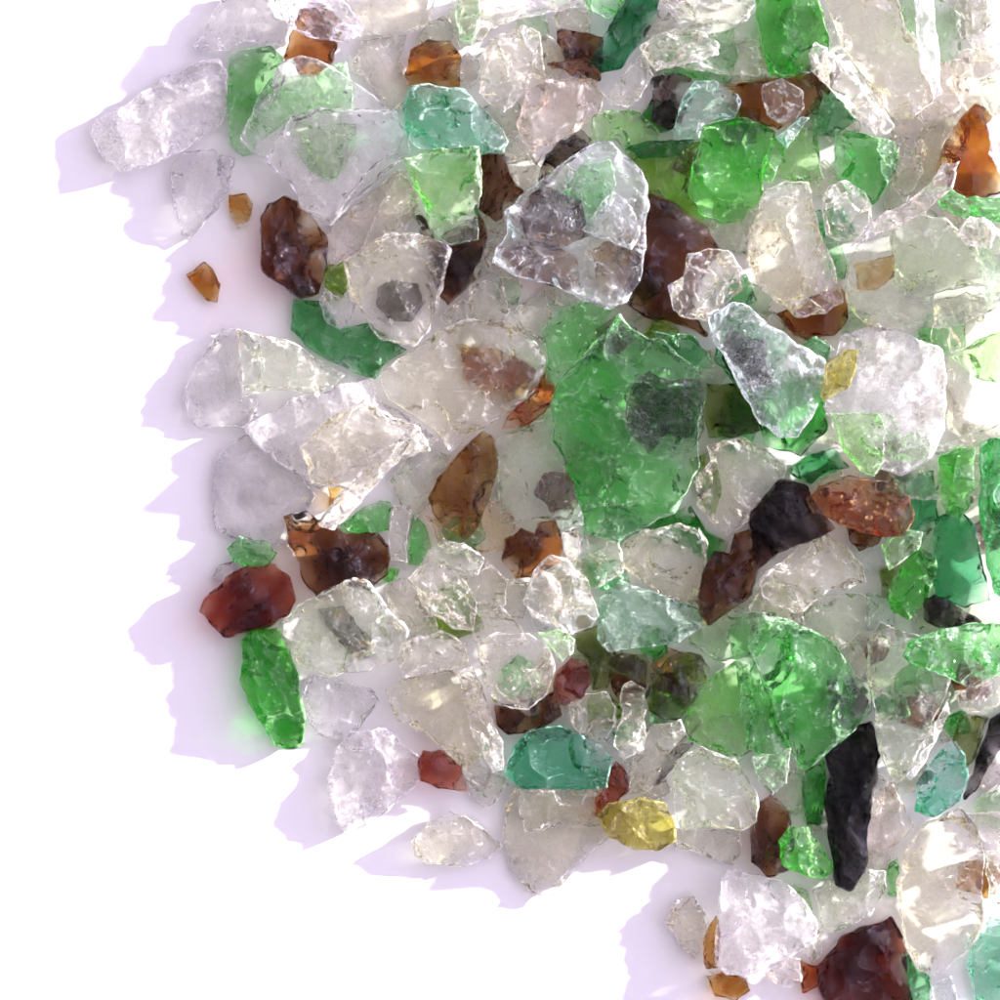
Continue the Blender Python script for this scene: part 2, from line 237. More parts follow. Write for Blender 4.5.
KIND = {'S': ('glass_shard', 'glass shard', 'broken glass shards in the pile'),
        'C': ('glass_chunk', 'glass chunk', 'thick glass chunks in the pile'),
        'P': ('glass_chip', 'glass chip', 'small glass chips in the pile'),
        'L': ('glass_sliver', 'glass sliver', 'long glass slivers in the pile')}

# fraction of light each glass lets through over 4 mm (20 px)
TRANS = {
    'c': (.980, .966, .86), 'cv': (.988, .978, .975), 'cg': (.90, .945, .81), 'ca': (.93, .98, .965), 'p': (.98, .93, .86),
    'g': (.26, .76, .24), 'g2': (.44, .82, .40), 'g3': (.10, .52, .15),
    'bg': (.13, .74, .07), 'bg2': (.10, .66, .06), 'bg3': (.05, .48, .05),
    'lg': (.58, .91, .44), 'lg2': (.66, .87, .60), 'dg': (.02, .28, .08), 'dg2': (.02, .24, .05),
    'aq': (.46, .82, .64), 'aq2': (.62, .88, .74), 'aq3': (.44, .70, .50),
    'tq': (.16, .66, .42), 'tq2': (.05, .46, .18),
    'ol': (.26, .48, .03), 'ol2': (.14, .18, .02), 'yo': (.48, .48, .05), 'yl': (.50, .43, .03),
    'am': (.52, .20, .015), 'am2': (.40, .12, .008), 'am3': (.93, .78, .50), 'ab': (.40, .20, .03),
    'or': (.58, .10, .015), 'or2': (.60, .16, .02),
    'br': (.21, .05, .006), 'br2': (.13, .026, .005), 'db': (.045, .012, .012), 'db2': (.06, .04, .02),
    'rd': (.32, .03, .008), 'rd2': (.22, .022, .008),
    'bk': (.008, .006, .006), 'gy': (.16, .15, .13),
'cf': (.98, .968, .955), 'cf2': (.97, .97, .95),
}
FROST = {'cf': .30, 'cf2': .38, 'g2': .16, 'g3': .08, 'aq3': .16, 'cg': .07, 'yl': .14, 'p': .12, 'yo': .2, 'cv': .05}
CRUST = {'bk', 'db', 'db2', 'br', 'br2', 'rd', 'rd2', 'ab', 'gy'}
STAIN = {'p', 'cg', 'am3'}


def glass(key):
    m = bpy.data.materials.new('glass_' + key)
    m.use_nodes = True
    dark = sum(TRANS[key]) < .75
    nt = m.node_tree
    nt.nodes.clear()
    N, L = nt.nodes.new, nt.links.new
    out = N('ShaderNodeOutputMaterial')
    tc = N('ShaderNodeTexCoord')
    info = N('ShaderNodeObjectInfo')
    vadd = N('ShaderNodeVectorMath'); vadd.operation = 'ADD'
    sc = N('ShaderNodeVectorMath'); sc.operation = 'SCALE'
    L(tc.outputs['Object'], sc.inputs[0]); sc.inputs['Scale'].default_value = 1 / S   # back to px units
    rnd = N('ShaderNodeMath'); rnd.operation = 'MULTIPLY'; rnd.inputs[1].default_value = 900
    L(info.outputs['Random'], rnd.inputs[0])
    L(sc.outputs[0], vadd.inputs[0]); L(rnd.outputs[0], vadd.inputs[1])
    P = vadd.outputs[0]

    def noise(scale, detail=3, rough=.55, dist=0):
        n = N('ShaderNodeTexNoise'); L(P, n.inputs['Vector'])
        n.inputs['Scale'].default_value = scale; n.inputs['Detail'].default_value = detail
        n.inputs['Roughness'].default_value = rough; n.inputs['Distortion'].default_value = dist
        return n.outputs['Fac']

    def ramp(fac, a, b, lo=0., hi=1.):
        r = N('ShaderNodeMapRange'); L(fac, r.inputs['Value'])
        r.inputs['From Min'].default_value = a; r.inputs['From Max'].default_value = b
        r.inputs['To Min'].default_value = lo; r.inputs['To Max'].default_value = hi
        return r.outputs[0]

    def math_(op, a, b):
        n = N('ShaderNodeMath'); n.operation = op
        for i, v in enumerate((a, b)):
            if isinstance(v, (int, float)): n.inputs[i].default_value = v
            else: L(v, n.inputs[i])
        return n.outputs[0]

    def bump(h, dist, strength=1., nrm=None):
        b = N('ShaderNodeBump'); L(h, b.inputs['Height'])
        b.inputs['Distance'].default_value = dist * S; b.inputs['Strength'].default_value = strength
        if nrm: L(nrm, b.inputs['Normal'])
        return b.outputs[0]

    A = noise(.055, 1.5, .5, .6)
    B = noise(.33, 3, .65)
    Cn = noise(.07, 2, .5, 3.0)
    D = noise(.15, 4, .7, .5)
    E = noise(.03, 1)
    # fracture ripples and hackle, one height field
    rip = N('ShaderNodeTexWave'); L(P, rip.inputs['Vector']); rip.wave_type = 'RINGS'
    rip.inputs['Scale'].default_value = .028; rip.inputs['Distortion'].default_value = 9
    rip.inputs['Detail'].default_value = 1; rip.inputs['Detail Scale'].default_value = .6
    coarse = math_('ADD', math_('MULTIPLY', A, 4.), math_('MULTIPLY', rip.outputs['Fac'], .35))
    n2 = bump(coarse, 1.)
    fine = math_('ADD', math_('MULTIPLY', B, .9 if dark else 1.25), math_('MULTIPLY', ramp(Cn, .47, .53), .45))
    n3 = bump(math_('ADD', coarse, fine), 1.)
    # hairline scratches in patches
    line = ramp(math_('ABSOLUTE', math_('SUBTRACT', Cn, .5), 0), .002, .011, 1., 0.)
    scratch = math_('MULTIPLY', line, ramp(E, .44, .58))
    # dust: tiny bright specks
    vo = N('ShaderNodeTexVoronoi'); L(P, vo.inputs['Vector']); vo.inputs['Scale'].default_value = .20
    sp = ramp(vo.outputs['Distance'], .0, .15, 1.6, -.2)
    sp = math_('MULTIPLY', sp, ramp(A, .42, .60))
    # long curved cracks
    F = noise(.022, 1.5, .5, 3.5)
    crack = ramp(math_('ABSOLUTE', math_('SUBTRACT', F, .5), 0), .0015, .006, 1., 0.)
    crack = math_('MULTIPLY', crack, ramp(D, .40, .52))
    geo = N('ShaderNodeNewGeometry')
    edge = ramp(geo.outputs['Pointiness'], .512, .55, 0., 1.)
    edge = math_('MULTIPLY', edge, ramp(D, .36, .58, .05, 1.))
    # the broken rim is matte where the old bottle faces are still clear
    spn = N('ShaderNodeSeparateXYZ'); L(geo.outputs['Normal'], spn.inputs[0])
    side = ramp(math_('ABSOLUTE', spn.outputs['Z'], 0), .86, .52, 0., 1.)
    side = math_('MULTIPLY', side, ramp(D, .44, .62, .04, 1.))
    fr = FROST.get(key, .006 if dark else .03)
    base = math_('MULTIPLY', ramp(D, .36, .66, fr * .15, fr), ramp(E, .36, .62, .45, 1.3))
    tot = math_('ADD', base, math_('MULTIPLY', edge, .08 if dark else .55))
    tot = math_('ADD', tot, math_('MULTIPLY', side, .03 if dark else 0.55))
    tot = math_('ADD', tot, math_('MULTIPLY', scratch, .06 if dark else .5))
    tot = math_('ADD', tot, math_('MULTIPLY', crack, .05 if dark else .5))
    tot = math_('ADD', tot, math_('MULTIPLY', math_('MAXIMUM', sp, 0.), .35 if dark else .6))
    if key == 'cv': tot = math_('MULTIPLY', tot, .55)
    cl = N('ShaderNodeClamp'); L(tot, cl.inputs[0]); cl.inputs['Max'].default_value = .88

    pr = N('ShaderNodeBsdfPrincipled')
    pr.inputs['Base Color'].default_value = (1, 1, 1, 1)
    pr.inputs['Transmission Weight'].default_value = 1
    pr.inputs['IOR'].default_value = 1.42 if dark else 1.5
    pr.inputs['Roughness'].default_value = .04
    L(n3 if dark else n2, pr.inputs['Normal'])
    tr = N('ShaderNodeBsdfTransparent')
    gl = N('ShaderNodeBsdfGlossy'); gl.inputs['Roughness'].default_value = .03
    L(n3, gl.inputs['Normal'])
    fz = N('ShaderNodeFresnel'); fz.inputs[0].default_value = 1.40 if dark else 1.5; L(n2, fz.inputs['Normal'])
    mf = N('ShaderNodeMixShader'); L(fz.outputs[0], mf.inputs[0])
    L(tr.outputs[0], mf.inputs[1]); L(gl.outputs[0], mf.inputs[2])
    lw = N('ShaderNodeLayerWeight')
    # light that meets a face squarely goes straight on, slanting light is bent
    mx = N('ShaderNodeMixShader'); L(ramp(lw.outputs['Facing'], .04, .36, .0, 1.), mx.inputs[0])
    L(mf.outputs[0], mx.inputs[1]); L(pr.outputs[0], mx.inputs[2])
    # worn powdery skin
    df = N('ShaderNodeBsdfDiffuse'); tl = N('ShaderNodeBsdfTranslucent')
    t = np.array(TRANS[key])
    c = tuple((.95 * (t ** (.9 if dark else .40))).tolist()) + (1,)
    if key in STAIN:
        mc = N('ShaderNodeMix'); mc.data_type = 'RGBA'
        L(ramp(noise(.045, 4, .7), .55, .68), mc.inputs[0])
        mc.inputs[6].default_value = c; mc.inputs[7].default_value = (.72, .42, .22, 1)
        L(mc.outputs[2], df.inputs[0]); L(mc.outputs[2], tl.inputs[0])
    else:
        df.inputs[0].default_value = c; tl.inputs[0].default_value = c
    mw = N('ShaderNodeMixShader'); mw.inputs[0].default_value = .3
    L(df.outputs[0], mw.inputs[1]); L(tl.outputs[0], mw.inputs[2])
    fin = N('ShaderNodeMixShader'); L(cl.outputs[0], fin.inputs[0])
    L(mx.outputs[0], fin.inputs[1]); L(mw.outputs[0], fin.inputs[2])
    L(fin.outputs[0], out.inputs['Surface'])
    # body colour by absorption through the thickness
    sig = -np.log(t) / (20 * S)
    d = float(sig.max())
    va = N('ShaderNodeVolumeAbsorption')
    va.inputs['Color'].default_value = tuple((1 - sig / d).tolist()) + (1,)
    va.inputs['Density'].default_value = d
    L(va.outputs[0], out.inputs['Volume'])
    return m


MATS = {}


def mat(key):
    if key not in MATS: MATS[key] = glass(key)
    return MATS[key]


# ------------------------------------------------------------------ shard shapes
def densify(pts, step, rng, jit):
    out = []
    n = len(pts)
    for i in range(n):
        a = np.array(pts[i], float); b = np.array(pts[(i + 1) % n], float)
        d = np.linalg.norm(b - a); k = max(1, int(round(d / step)))
        nr = np.array([-(b - a)[1], (b - a)[0]]) / max(d, 1e-6)
        bow = rng.uniform(-.03, .012) * d
        for j in range(k):
            f = j / k
            o = bow * math.sin(math.pi * f) * -1
            p = a + (b - a) * f + nr * (o + (rng.uniform(-jit, jit) if j else 0))
            out.append(p)
    return np.array(out)


def area(p):
    x, y = p[:, 0], p[:, 1]
    return .5 * float(np.sum(x * np.roll(y, -1) - np.roll(x, -1) * y))


def make_mesh(name, pts, t, style, rng, crust=False):
    """closed body: outline rings, cut by fracture planes, remeshed, then scooped and rippled; px units, base at z = 0"""
    if area(pts) < 0: pts = pts[::-1]
    size = math.sqrt(abs(area(pts)))
    P = densify(pts, max(5, size * .09), rng, size * .010)
    if area(P) < 0: P = P[::-1]
    n = len(P)
    e = np.roll(P, -1, 0) - np.roll(P, 1, 0)
    nr = np.stack([-e[:, 1], e[:, 0]], 1); nr /= np.linalg.norm(nr, axis=1)[:, None] + 1e-6   # inward
    ph = rng.uniform(0, 6.28); k1 = rng.choice([2, 3, 4])
    ang = np.linspace(0, 2 * math.pi, n, endpoint=False)
    w1 = .5 + .5 * np.sin(ang * k1 + ph); w2 = .5 + .5 * np.sin(ang * (k1 + 1) + ph * 2)
    mx = min(t * .8, size * .16)
    it = (.15 + .85 * w1) * mx; ib = (.15 + .85 * w2) * mx
    mid = t * (.5 + .22 * np.sin(ang * k1 + ph + 1))
    rings = [(P + nr * ib[:, None], np.zeros(n)), (P + nr * (ib * .12)[:, None], mid * .55),
             (P, mid), (P + nr * (it * .18)[:, None], mid + (t - mid) * .5), (P + nr * it[:, None], np.full(n, t))]
    bm = bmesh.new()
    vs = [[bm.verts.new((p[0], p[1], z)) for p, z in zip(r, zz)] for r, zz in rings]
    for a, b in zip(vs[:-1], vs[1:]):
        for i in range(n):
            j = (i + 1) % n
            bm.faces.new((a[i], a[j], b[j], b[i]))
    bm.faces.new(vs[-1]); bm.faces.new(vs[0][::-1])
    bmesh.ops.triangulate(bm, faces=bm.faces[:])

    def cut(co, no):
        g = bm.verts[:] + bm.edges[:] + bm.faces[:]
        r = bmesh.ops.bisect_plane(bm, geom=g, plane_co=co, plane_no=no, clear_outer=True)
        ed = [x for x in r['geom_cut'] if isinstance(x, bmesh.types.BMEdge) and x.is_valid]
        bmesh.ops.holes_fill(bm, edges=ed, sides=0)
        bmesh.ops.triangulate(bm, faces=[f for f in bm.faces if len(f.verts) > 3])

    # long axis
    C = P.mean(0); q = P - C
    u, s_, vt = np.linalg.svd(q, full_matrices=False)
    ax = vt[0]; pr = vt[1]
    half = np.abs(q @ pr).max(); hl = np.abs(q @ ax).max()
    try:
        if style == 'k':
            a0 = rng.uniform(0, 6.28)
            for k in range(rng.choice([3, 4, 4, 5])):
                a = a0 + k * 1.5 + rng.uniform(-.4, .4)
                d = np.array([math.cos(a), math.sin(a)])
                ext = (q @ d).max()
                tilt = rng.uniform(.25, .75)
                # passes through height h at the rim, so the rim keeps some thickness
                h = t * rng.uniform(.35, .65)
                no = Vector((d[0] * math.sin(tilt), d[1] * math.sin(tilt), math.cos(tilt)))
                cut((C[0] + d[0] * ext, C[1] + d[1] * ext, h), no)
            for k in range(2):
                a = rng.uniform(0, 6.28); d = np.array([math.cos(a), math.sin(a)]); ext = (q @ d).max()
                tilt = rng.uniform(.3, .7)
                no = Vector((d[0] * math.sin(tilt), d[1] * math.sin(tilt), -math.cos(tilt)))
                cut((C[0] + d[0] * ext, C[1] + d[1] * ext, t * .4), no)
        elif style == 'r':
            for sgn in (1, -1):
                tl = math.atan2(t * rng.uniform(.45, .7), half)
                off = rng.uniform(-.15, .15) * half
                no = Vector((pr[0] * sgn * math.sin(tl), pr[1] * sgn * math.sin(tl), math.cos(tl)))
                cut((C[0] + pr[0] * off, C[1] + pr[1] * off, t * .98), no)
            for sgn in (1, -1):
                tl = rng.uniform(.3, .7)
                no = Vector((ax[0] * sgn * math.sin(tl), ax[1] * sgn * math.sin(tl), math.cos(tl)))
                cut((C[0] + ax[0] * sgn * hl, C[1] + ax[1] * sgn * hl, t * .4), no)
        elif style == 'p':
            for k in range(2):
                a = rng.uniform(0, 6.28)
                d = np.array([math.cos(a), math.sin(a)]); ext = (q @ d).max()
                tilt = rng.uniform(.15, .5)
                no = Vector((d[0] * math.sin(tilt), d[1] * math.sin(tilt), math.cos(tilt)))
                cut((C[0] + d[0] * ext * 1.02, C[1] + d[1] * ext * 1.02, t * .55), no)
    except Exception as ex:
        print('cut failed', name, ex)
    me0 = bpy.data.meshes.new('tmp'); bm.to_mesh(me0); bm.free()
    ob = bpy.data.objects.new('tmp', me0); col.objects.link(ob)
    md = ob.modifiers.new('r', 'REMESH'); md.mode = 'VOXEL'; md.voxel_size = min(1.7, max(.8, size / 74)); md.adaptivity = 0
    dg = bpy.context.evaluated_depsgraph_get()
    me = bpy.data.meshes.new_from_object(ob.evaluated_get(dg))
    bpy.data.objects.remove(ob); bpy.data.meshes.remove(me0)
    nv = len(me.vertices)
    co = np.empty(nv * 3, np.float32); me.vertices.foreach_get('co', co); co = co.reshape(-1, 3).astype(float)
    ne = len(me.edges); ed = np.empty(ne * 2, np.int32); me.edges.foreach_get('vertices', ed); ed = ed.reshape(-1, 2)
    deg = np.bincount(ed.ravel(), minlength=nv).astype(float)[:, None]

    def smooth(k, f=.5):
        nonlocal co
        for _ in range(k):
            acc = np.zeros_like(co)
            for c in range(3):
                acc[:, c] = np.bincount(ed[:, 0], co[ed[:, 1], c], nv) + np.bincount(ed[:, 1], co[ed[:, 0], c], nv)
            co = co * (1 - f) + acc / np.maximum(deg, 1) * f
    smooth(1, .4)
    # conchoidal scoops: the bite of a sphere whose centre lies outside the body
    def scoop(c, R):
        nonlocal co
        d = co - c; r = np.linalg.norm(d, axis=1)
        m = r < R
        co[m] = c + d[m] / np.maximum(r[m], 1e-3)[:, None] * R
    nr_i = rng.sample(range(n), min(n, int(3 + size / (16 if style == 'k' else 12))))
    for i in nr_i:
        R = rng.uniform(.25, .8) * size + 3
        up = 1 if rng.random() < .65 else -1
        depth = rng.uniform(.10, .30) * min(t, R)
        dirv = np.array([-nr[i][0], -nr[i][1], 0]) * rng.uniform(.0, .4) + np.array([0, 0, up * 1.0])
        dirv /= np.linalg.norm(dirv)
        base = np.array([*(P[i] + nr[i] * mx * .5), t * (.80 if up > 0 else .2)])
        scoop(base + dirv * (R - depth), R)
    for k in range(rng.choice([1, 2, 3])):
        i = rng.randrange(n)
        R = rng.uniform(.5, 1.1) * size
        f = rng.uniform(.1, .8)
        base = np.array([*(P[i] * f + C * (1 - f)), t * (.92 if rng.random() < .7 else .08)])
        up = 1 if base[2] > t / 2 else -1
        scoop(base + np.array([rng.uniform(-.3, .3), rng.uniform(-.3, .3), up]) * (R - t * rng.uniform(.02, .14)), R)
    for k in range(rng.choice([5, 6, 7, 8]) if style != 'r' else 4):
        i = rng.randrange(n); f = rng.uniform(.15, .9)
        R = rng.uniform(.3, .9) * size
        b2 = P[i] * f + C * (1 - f)
        near = np.hypot(co[:, 0] - b2[0], co[:, 1] - b2[1]) < size * .07 + 2
        if not near.any(): continue
        zt = co[near, 2].max() if rng.random() < .7 else None
        if zt is not None: scoop(np.array([b2[0], b2[1], zt + R - t * rng.uniform(.05, .26)]), R)
        else: scoop(np.array([b2[0], b2[1], co[near, 2].min() - R + t * rng.uniform(.06, .2)]), R)
    if style == 'ring':
        R = size * .55
        for up, zz in ((1, t), (-1, 0)):
            scoop(np.array([C[0], C[1], zz + up * (R - t * .36)]), R)
    # gentle waviness and hackle lines
    for wl, amp in ((size * .5 + 8, .9), (14., .30), (6., .12)):
        for _ in range(3):
            d = np.array([rng.gauss(0, 1), rng.gauss(0, 1), rng.gauss(0, 1)]); d /= np.linalg.norm(d)
            o = np.array([rng.gauss(0, 1), rng.gauss(0, 1), rng.gauss(0, .6)])
            co += (np.sin((co @ d) * 6.283 / wl + rng.uniform(0, 6) + 1.5 * np.sin(co @ o * 6.283 / (wl * 2.3)))[:, None] * o) * amp * .3
    # small shell shaped bites that meet in sharp ridges, strongest on the broken rim
    nrm = np.empty(nv * 3, np.float32); me.vertices.foreach_set('co', co.astype(np.float32).ravel()); me.update()
    me.vertices.foreach_get('normal', nrm); nrm = nrm.reshape(-1, 3)
    dist = np.full(nv, 1e9)
    for i in range(n):
        a_, b_ = P[i], P[(i + 1) % n]; ab = b_ - a_
        tt = np.clip(((co[:, :2] - a_) @ ab) / (ab @ ab + 1e-9), 0, 1)
        dist = np.minimum(dist, np.linalg.norm(co[:, :2] - a_ - tt[:, None] * ab, axis=1))
    rim = np.exp(-(dist / (mx * 1.1 + 2)) ** 2)
    nprng = np.random.RandomState(rng.randrange(1 << 30))
    for cell, amp in (((size * .26 + 3, .9), (size * .12 + 3, .5)) if crust else ((size * .24 + 3, .9), (size * .09 + 2.5, .45))):
        th = rng.uniform(0, 3.14); st = rng.uniform(1.0, 1.7)
        M = np.array([[math.cos(th), math.sin(th), 0], [-math.sin(th) * st, math.cos(th) * st, 0], [0, 0, 1.3]])
        q3 = co @ M.T
        ns = int(min(420, max(14, size * size * 2.2 / cell ** 2)))
        sites = q3[nprng.randint(0, nv, ns)]
        G3 = nprng.normal(0, .14, (ns, 3)); a3 = nprng.uniform(0, .10, ns) * cell
        best = np.full(nv, 1e9)
        cc = .42 / cell
        for j in range(ns):
            dd = q3 - sites[j]
            best = np.minimum(best, a3[j] + dd @ G3[j] + cc * np.einsum('ij,ij->i', dd, dd))
        best = np.clip(best - np.median(best), -cell * .3, cell * .3)
        patch = .5 + .5 * np.sin(q3[:, 0] * 6.283 / (size * .9) + rng.uniform(0, 6)) * np.cos(q3[:, 1] * 6.283 / (size * 1.1) + rng.uniform(0, 6))
        flat = {'p': .05, 'k': .35, 'r': .4, 'ring': .2, 'x': .62}[style]
        wgt = rim + (1 - rim) * (flat + (1 - flat) * .6 * patch ** 2)
        if crust: wgt = np.maximum(wgt, (.25 + .75 * (patch > .45)) * 1.0) * 1.25
        co += nrm * np.array([.42, .42, 1.]) * (best * amp * wgt * .60)[:, None]
    hc = np.array([*P[rng.randrange(n)], t]); wl = rng.uniform(4, 7)
    r = np.linalg.norm(co - hc, axis=1)
    co[:, 2] += np.sin(r * 6.283 / wl) * .28 * np.exp(-r / (size * .5)) * (co[:, 2] > t * .5)
    smooth(1, .4)
    co -= np.array([C[0], C[1], 0])
    me.vertices.foreach_set('co', (co * S).astype(np.float32).ravel())
    me.polygons.foreach_set('use_smooth', np.ones(len(me.polygons), bool))
    me.update(); me.name = name
    return me, C


def inside(P, X, Y):
    m = np.zeros(X.shape, bool); n = len(P); j = n - 1
    for i in range(n):
        xi, yi = P[i]; xj, yj = P[j]
        c = ((yi > Y) != (yj > Y)) & (X < (xj - xi) * (Y - yi) / ((yj - yi) or 1e-9) + xi)
        m ^= c; j = i
    return m


G = 3.0; X0 = -100.0
gx = np.arange(X0, 1160, G); GX, GY = np.meshgrid(gx, gx)
H = np.zeros(GX.shape)


def place(kind, colour, t, style, pts, label, rng, group=None, maxh=None):
    nm, cat, grp = KIND[kind]
    pts = np.array(pts, float)
    pts[:, 1] = -pts[:, 1]                       # image rows run down
    me, C = make_mesh(nm, pts, t, style, rng, colour in CRUST)
    me.materials.append(mat(colour))
    P = pts.copy(); P[:, 1] *= -1
    m = inside(P, GX, GY)
    Xc, Yc = C[0], -C[1]
    a = bx = by = 0.
    if m.sum() > 3:
        xs, ys, hs = GX[m] - Xc, GY[m] - Yc, H[m]
        A = np.stack([np.ones_like(xs), xs, ys], 1)
        sol = np.linalg.lstsq(A, hs, rcond=None)[0]
        a, bx, by = sol
        s = math.hypot(bx, by); lim = .30
        if s > lim: bx *= lim / s; by *= lim / s
        pen = hs - (a + bx * xs + by * ys)
        a += np.quantile(pen, .96)
        # nothing dips under the paper
        low = (a + bx * xs + by * ys).min()
        if low < .6: a += .6 - low
        H[m] = np.maximum(H[m], a + bx * xs + by * ys + t * .80)
    o = bpy.data.objects.new(nm, me); col.objects.link(o)
    no = Vector((-bx, by, 1)).normalized()       # world y = -image y
    o.rotation_mode = 'QUATERNION'
    o.rotation_quaternion = Vector((0, 0, 1)).rotation_difference(no)
    k = (CAMD - a) / CAMD
    o.location = ((Xc - 500) * S * k, (500 - Yc) * S * k, a * S)
    o['label'] = label; o['category'] = cat; o['group'] = group or grp
    return o


rows = []
for ln in DATA.strip().splitlines():
    hd, pt, lab = ln.split('|')
    kd, c, ly, t, st = hd.split()
    q0 = [tuple(map(float, q.split(','))) for q in pt.split()]
    if c == 'c' and sum(q[0] for q in q0) / len(q0) < 345: c = 'cv'
    rows.append((int(ly), kd, c, float(t), st, [tuple(map(float, q.split(','))) for q in pt.split()], lab.strip()))
rows.sort(key=lambda r: r[0])

# buried small pieces that show only through the glass above them
rg = random.Random(11)
cover = np.zeros(GX.shape, bool)
for r in rows: cover |= inside(np.array(r[5]), GX, GY)
def inner(x, y): return y <= 720 + (x - 470) * .42


nb = 0; tries = 0
while nb < 100:
    x, y = rg.uniform(430, 1000), rg.uniform(10, 960)
    if not inner(x, y): continue
    rad = rg.uniform(20, 36); k = rg.choice([4, 5, 6, 7]); a0 = rg.uniform(0, 6.28)
    pts = [(x + rad * rg.uniform(.65, 1.1) * math.cos(a0 + i * 6.283 / k), y + rad * rg.uniform(.65, 1.1) * math.sin(a0 + i * 6.283 / k)) for i in range(k)]
    m = inside(np.array(pts), GX, GY)
    under = m.any() and cover[m].mean() > .93
    gap = m.any() and cover[m].mean() < .55
    if nb < 40 and not gap and tries < 4000: tries += 1; continue
    c = rg.choice(['c', 'c', 'cg', 'p', 'lg2', 'ca', 'cg'])
    lab = ('pale glass chip buried beneath the upper shards of the pile', 'buried pale glass chips')
    if not under: lab = ('pale glass chip lying low in a gap between larger shards', 'pale glass chips low in the gaps')
    if gap: cover |= m
    if under and nb % 4 == 1:
        c = rg.choice(['g', 'g3', 'br2', 'am', 'g', 'ol'])
        lab = {'g': ('green glass chip buried out of clear sight under upper shards', 'buried green glass chips'),
               'b': ('brown or amber glass chip buried out of clear sight under upper shards', 'buried brown glass chips')}['g' if c in ('g', 'g3', 'ol') else 'b']
    place('P', c, rg.uniform(9, 15), 'k', pts, lab[0], rg, lab[1])
    nb += 1
for q in range(30):
    bx_ = [(560, 785, 310, 585), (545, 700, 620, 745), (870, 1000, 520, 800), (640, 900, 60, 300)][q % 4]
    x, y = rg.uniform(bx_[0], bx_[1]), rg.uniform(bx_[2], bx_[3])
    rad = rg.uniform(18, 30); k = rg.choice([4, 5, 6]); a0 = rg.uniform(0, 6.28)
    pts = [(x + rad * rg.uniform(.65, 1.1) * math.cos(a0 + i * 6.283 / k), y + rad * rg.uniform(.65, 1.1) * math.sin(a0 + i * 6.283 / k)) for i in range(k)]
    c = rg.choice(['br2', 'g3', 'ol', 'bg3', 'br', 'g3'])
    place('P', c, rg.uniform(10, 16), 'k', pts, 'dark green or brown chip deep in the gaps between the thickest shards', rg, 'dark chips deep in the gaps')
for i, r in enumerate(rows):
    place(r[1], r[2], r[3], r[4], r[5], r[6], random.Random(100 + i))
# the pile runs on past the picture: it shades the near edge from the low sun
for q in range(84):
    if q % 2: x, y = rg.uniform(1045, 1120), rg.uniform(-80, 1040)
    else: x, y = rg.uniform(700, 1100), rg.uniform(-84, -46)
    rad = rg.uniform(26, 38); k = rg.choice([5, 6, 7]); a0 = rg.uniform(0, 6.28)
    if not q % 2: rad = min(rad, -y - 8)
    pts = [(x + rad * rg.uniform(.75, 1.) * math.cos(a0 + i * 6.283 / k), y + rad * rg.uniform(.75, 1.) * math.sin(a0 + i * 6.283 / k)) for i in range(k)]
    mq = inside(np.array(pts), GX, GY)
    if mq.any() and H[mq].max() > 62: continue
    place('S', rg.choice(['c', 'cg', 'c', 'g', 'lg', 'am', 'c', 'p']), rg.uniform(24, 34) if q % 2 else rg.uniform(14, 20), 'k', pts,
          'glass shard of the same pile lying past the edge of the picture', rg, 'shards past the edge of the picture')
print('pile height px', H.max(), 'verts', sum(len(o.data.vertices) for o in col.objects))

# ------------------------------------------------------------------ paper
bm = bmesh.new()
bmesh.ops.create_grid(bm, x_segments=2, y_segments=2, size=1.0)
me = bpy.data.meshes.new('white_paper'); bm.to_mesh(me); bm.free()
pp = bpy.data.objects.new('white_paper', me); col.objects.link(pp)
pp['kind'] = 'structure'
m = bpy.data.materials.new('paper'); m.use_nodes = True; nt = m.node_tree
b = nt.nodes['Principled BSDF']; b.inputs['Base Color'].default_value = (.70, .70, .705, 1)
b.inputs['Roughness'].default_value = .75; b.inputs['Specular IOR Level'].default_value = .2
tc = nt.nodes.new('ShaderNodeTexCoord'); mp = nt.nodes.new('ShaderNodeMapping'); mp.inputs['Scale'].default_value = (250, 1600, 1)
nz = nt.nodes.new('ShaderNodeTexNoise'); nz.inputs['Scale'].default_value = 1; nz.inputs['Detail'].default_value = 4
bp = nt.nodes.new('ShaderNodeBump'); bp.inputs['Distance'].default_value = .00003; bp.inputs['Strength'].default_value = .6
nt.links.new(tc.outputs['Object'], mp.inputs[0]); nt.links.new(mp.outputs[0], nz.inputs['Vector'])
nt.links.new(nz.outputs[0], bp.inputs['Height']); nt.links.new(bp.outputs[0], b.inputs['Normal'])
me.materials.append(m)

# ------------------------------------------------------------------ light
EL = math.radians(16)
az = math.atan2(.38, 1.0)                       # from the upper right of the picture
sd = Vector((math.cos(EL) * math.cos(az), math.cos(EL) * math.sin(az), math.sin(EL)))
sl = bpy.data.lights.new('sun', 'SUN'); sl.energy = 5.0; sl.angle = math.radians(1.0); sl.color = (1, .965, .90)
so = bpy.data.objects.new('sun', sl); col.objects.link(so)
so.rotation_mode = 'QUATERNION'; so.rotation_quaternion = sd.to_track_quat('Z', 'Y')
w = bpy.data.worlds.new('World'); scene.world = w; w.use_nodes = True; nt = w.node_tree
bg = nt.nodes['Background']
tc = nt.nodes.new('ShaderNodeTexCoord')
dp = nt.nodes.new('ShaderNodeVectorMath'); dp.operation = 'DOT_PRODUCT'; dp.inputs[1].default_value = sd
nt.links.new(tc.outputs['Generated'], dp.inputs[0])
mr = nt.nodes.new('ShaderNodeMapRange'); mr.interpolation_type = 'SMOOTHSTEP'
mr.inputs['From Min'].default_value = -.4; mr.inputs['From Max'].default_value = 1
mr.inputs['To Min'].default_value = .34; mr.inputs['To Max'].default_value = 1.9
nt.links.new(dp.outputs['Value'], mr.inputs['Value'])
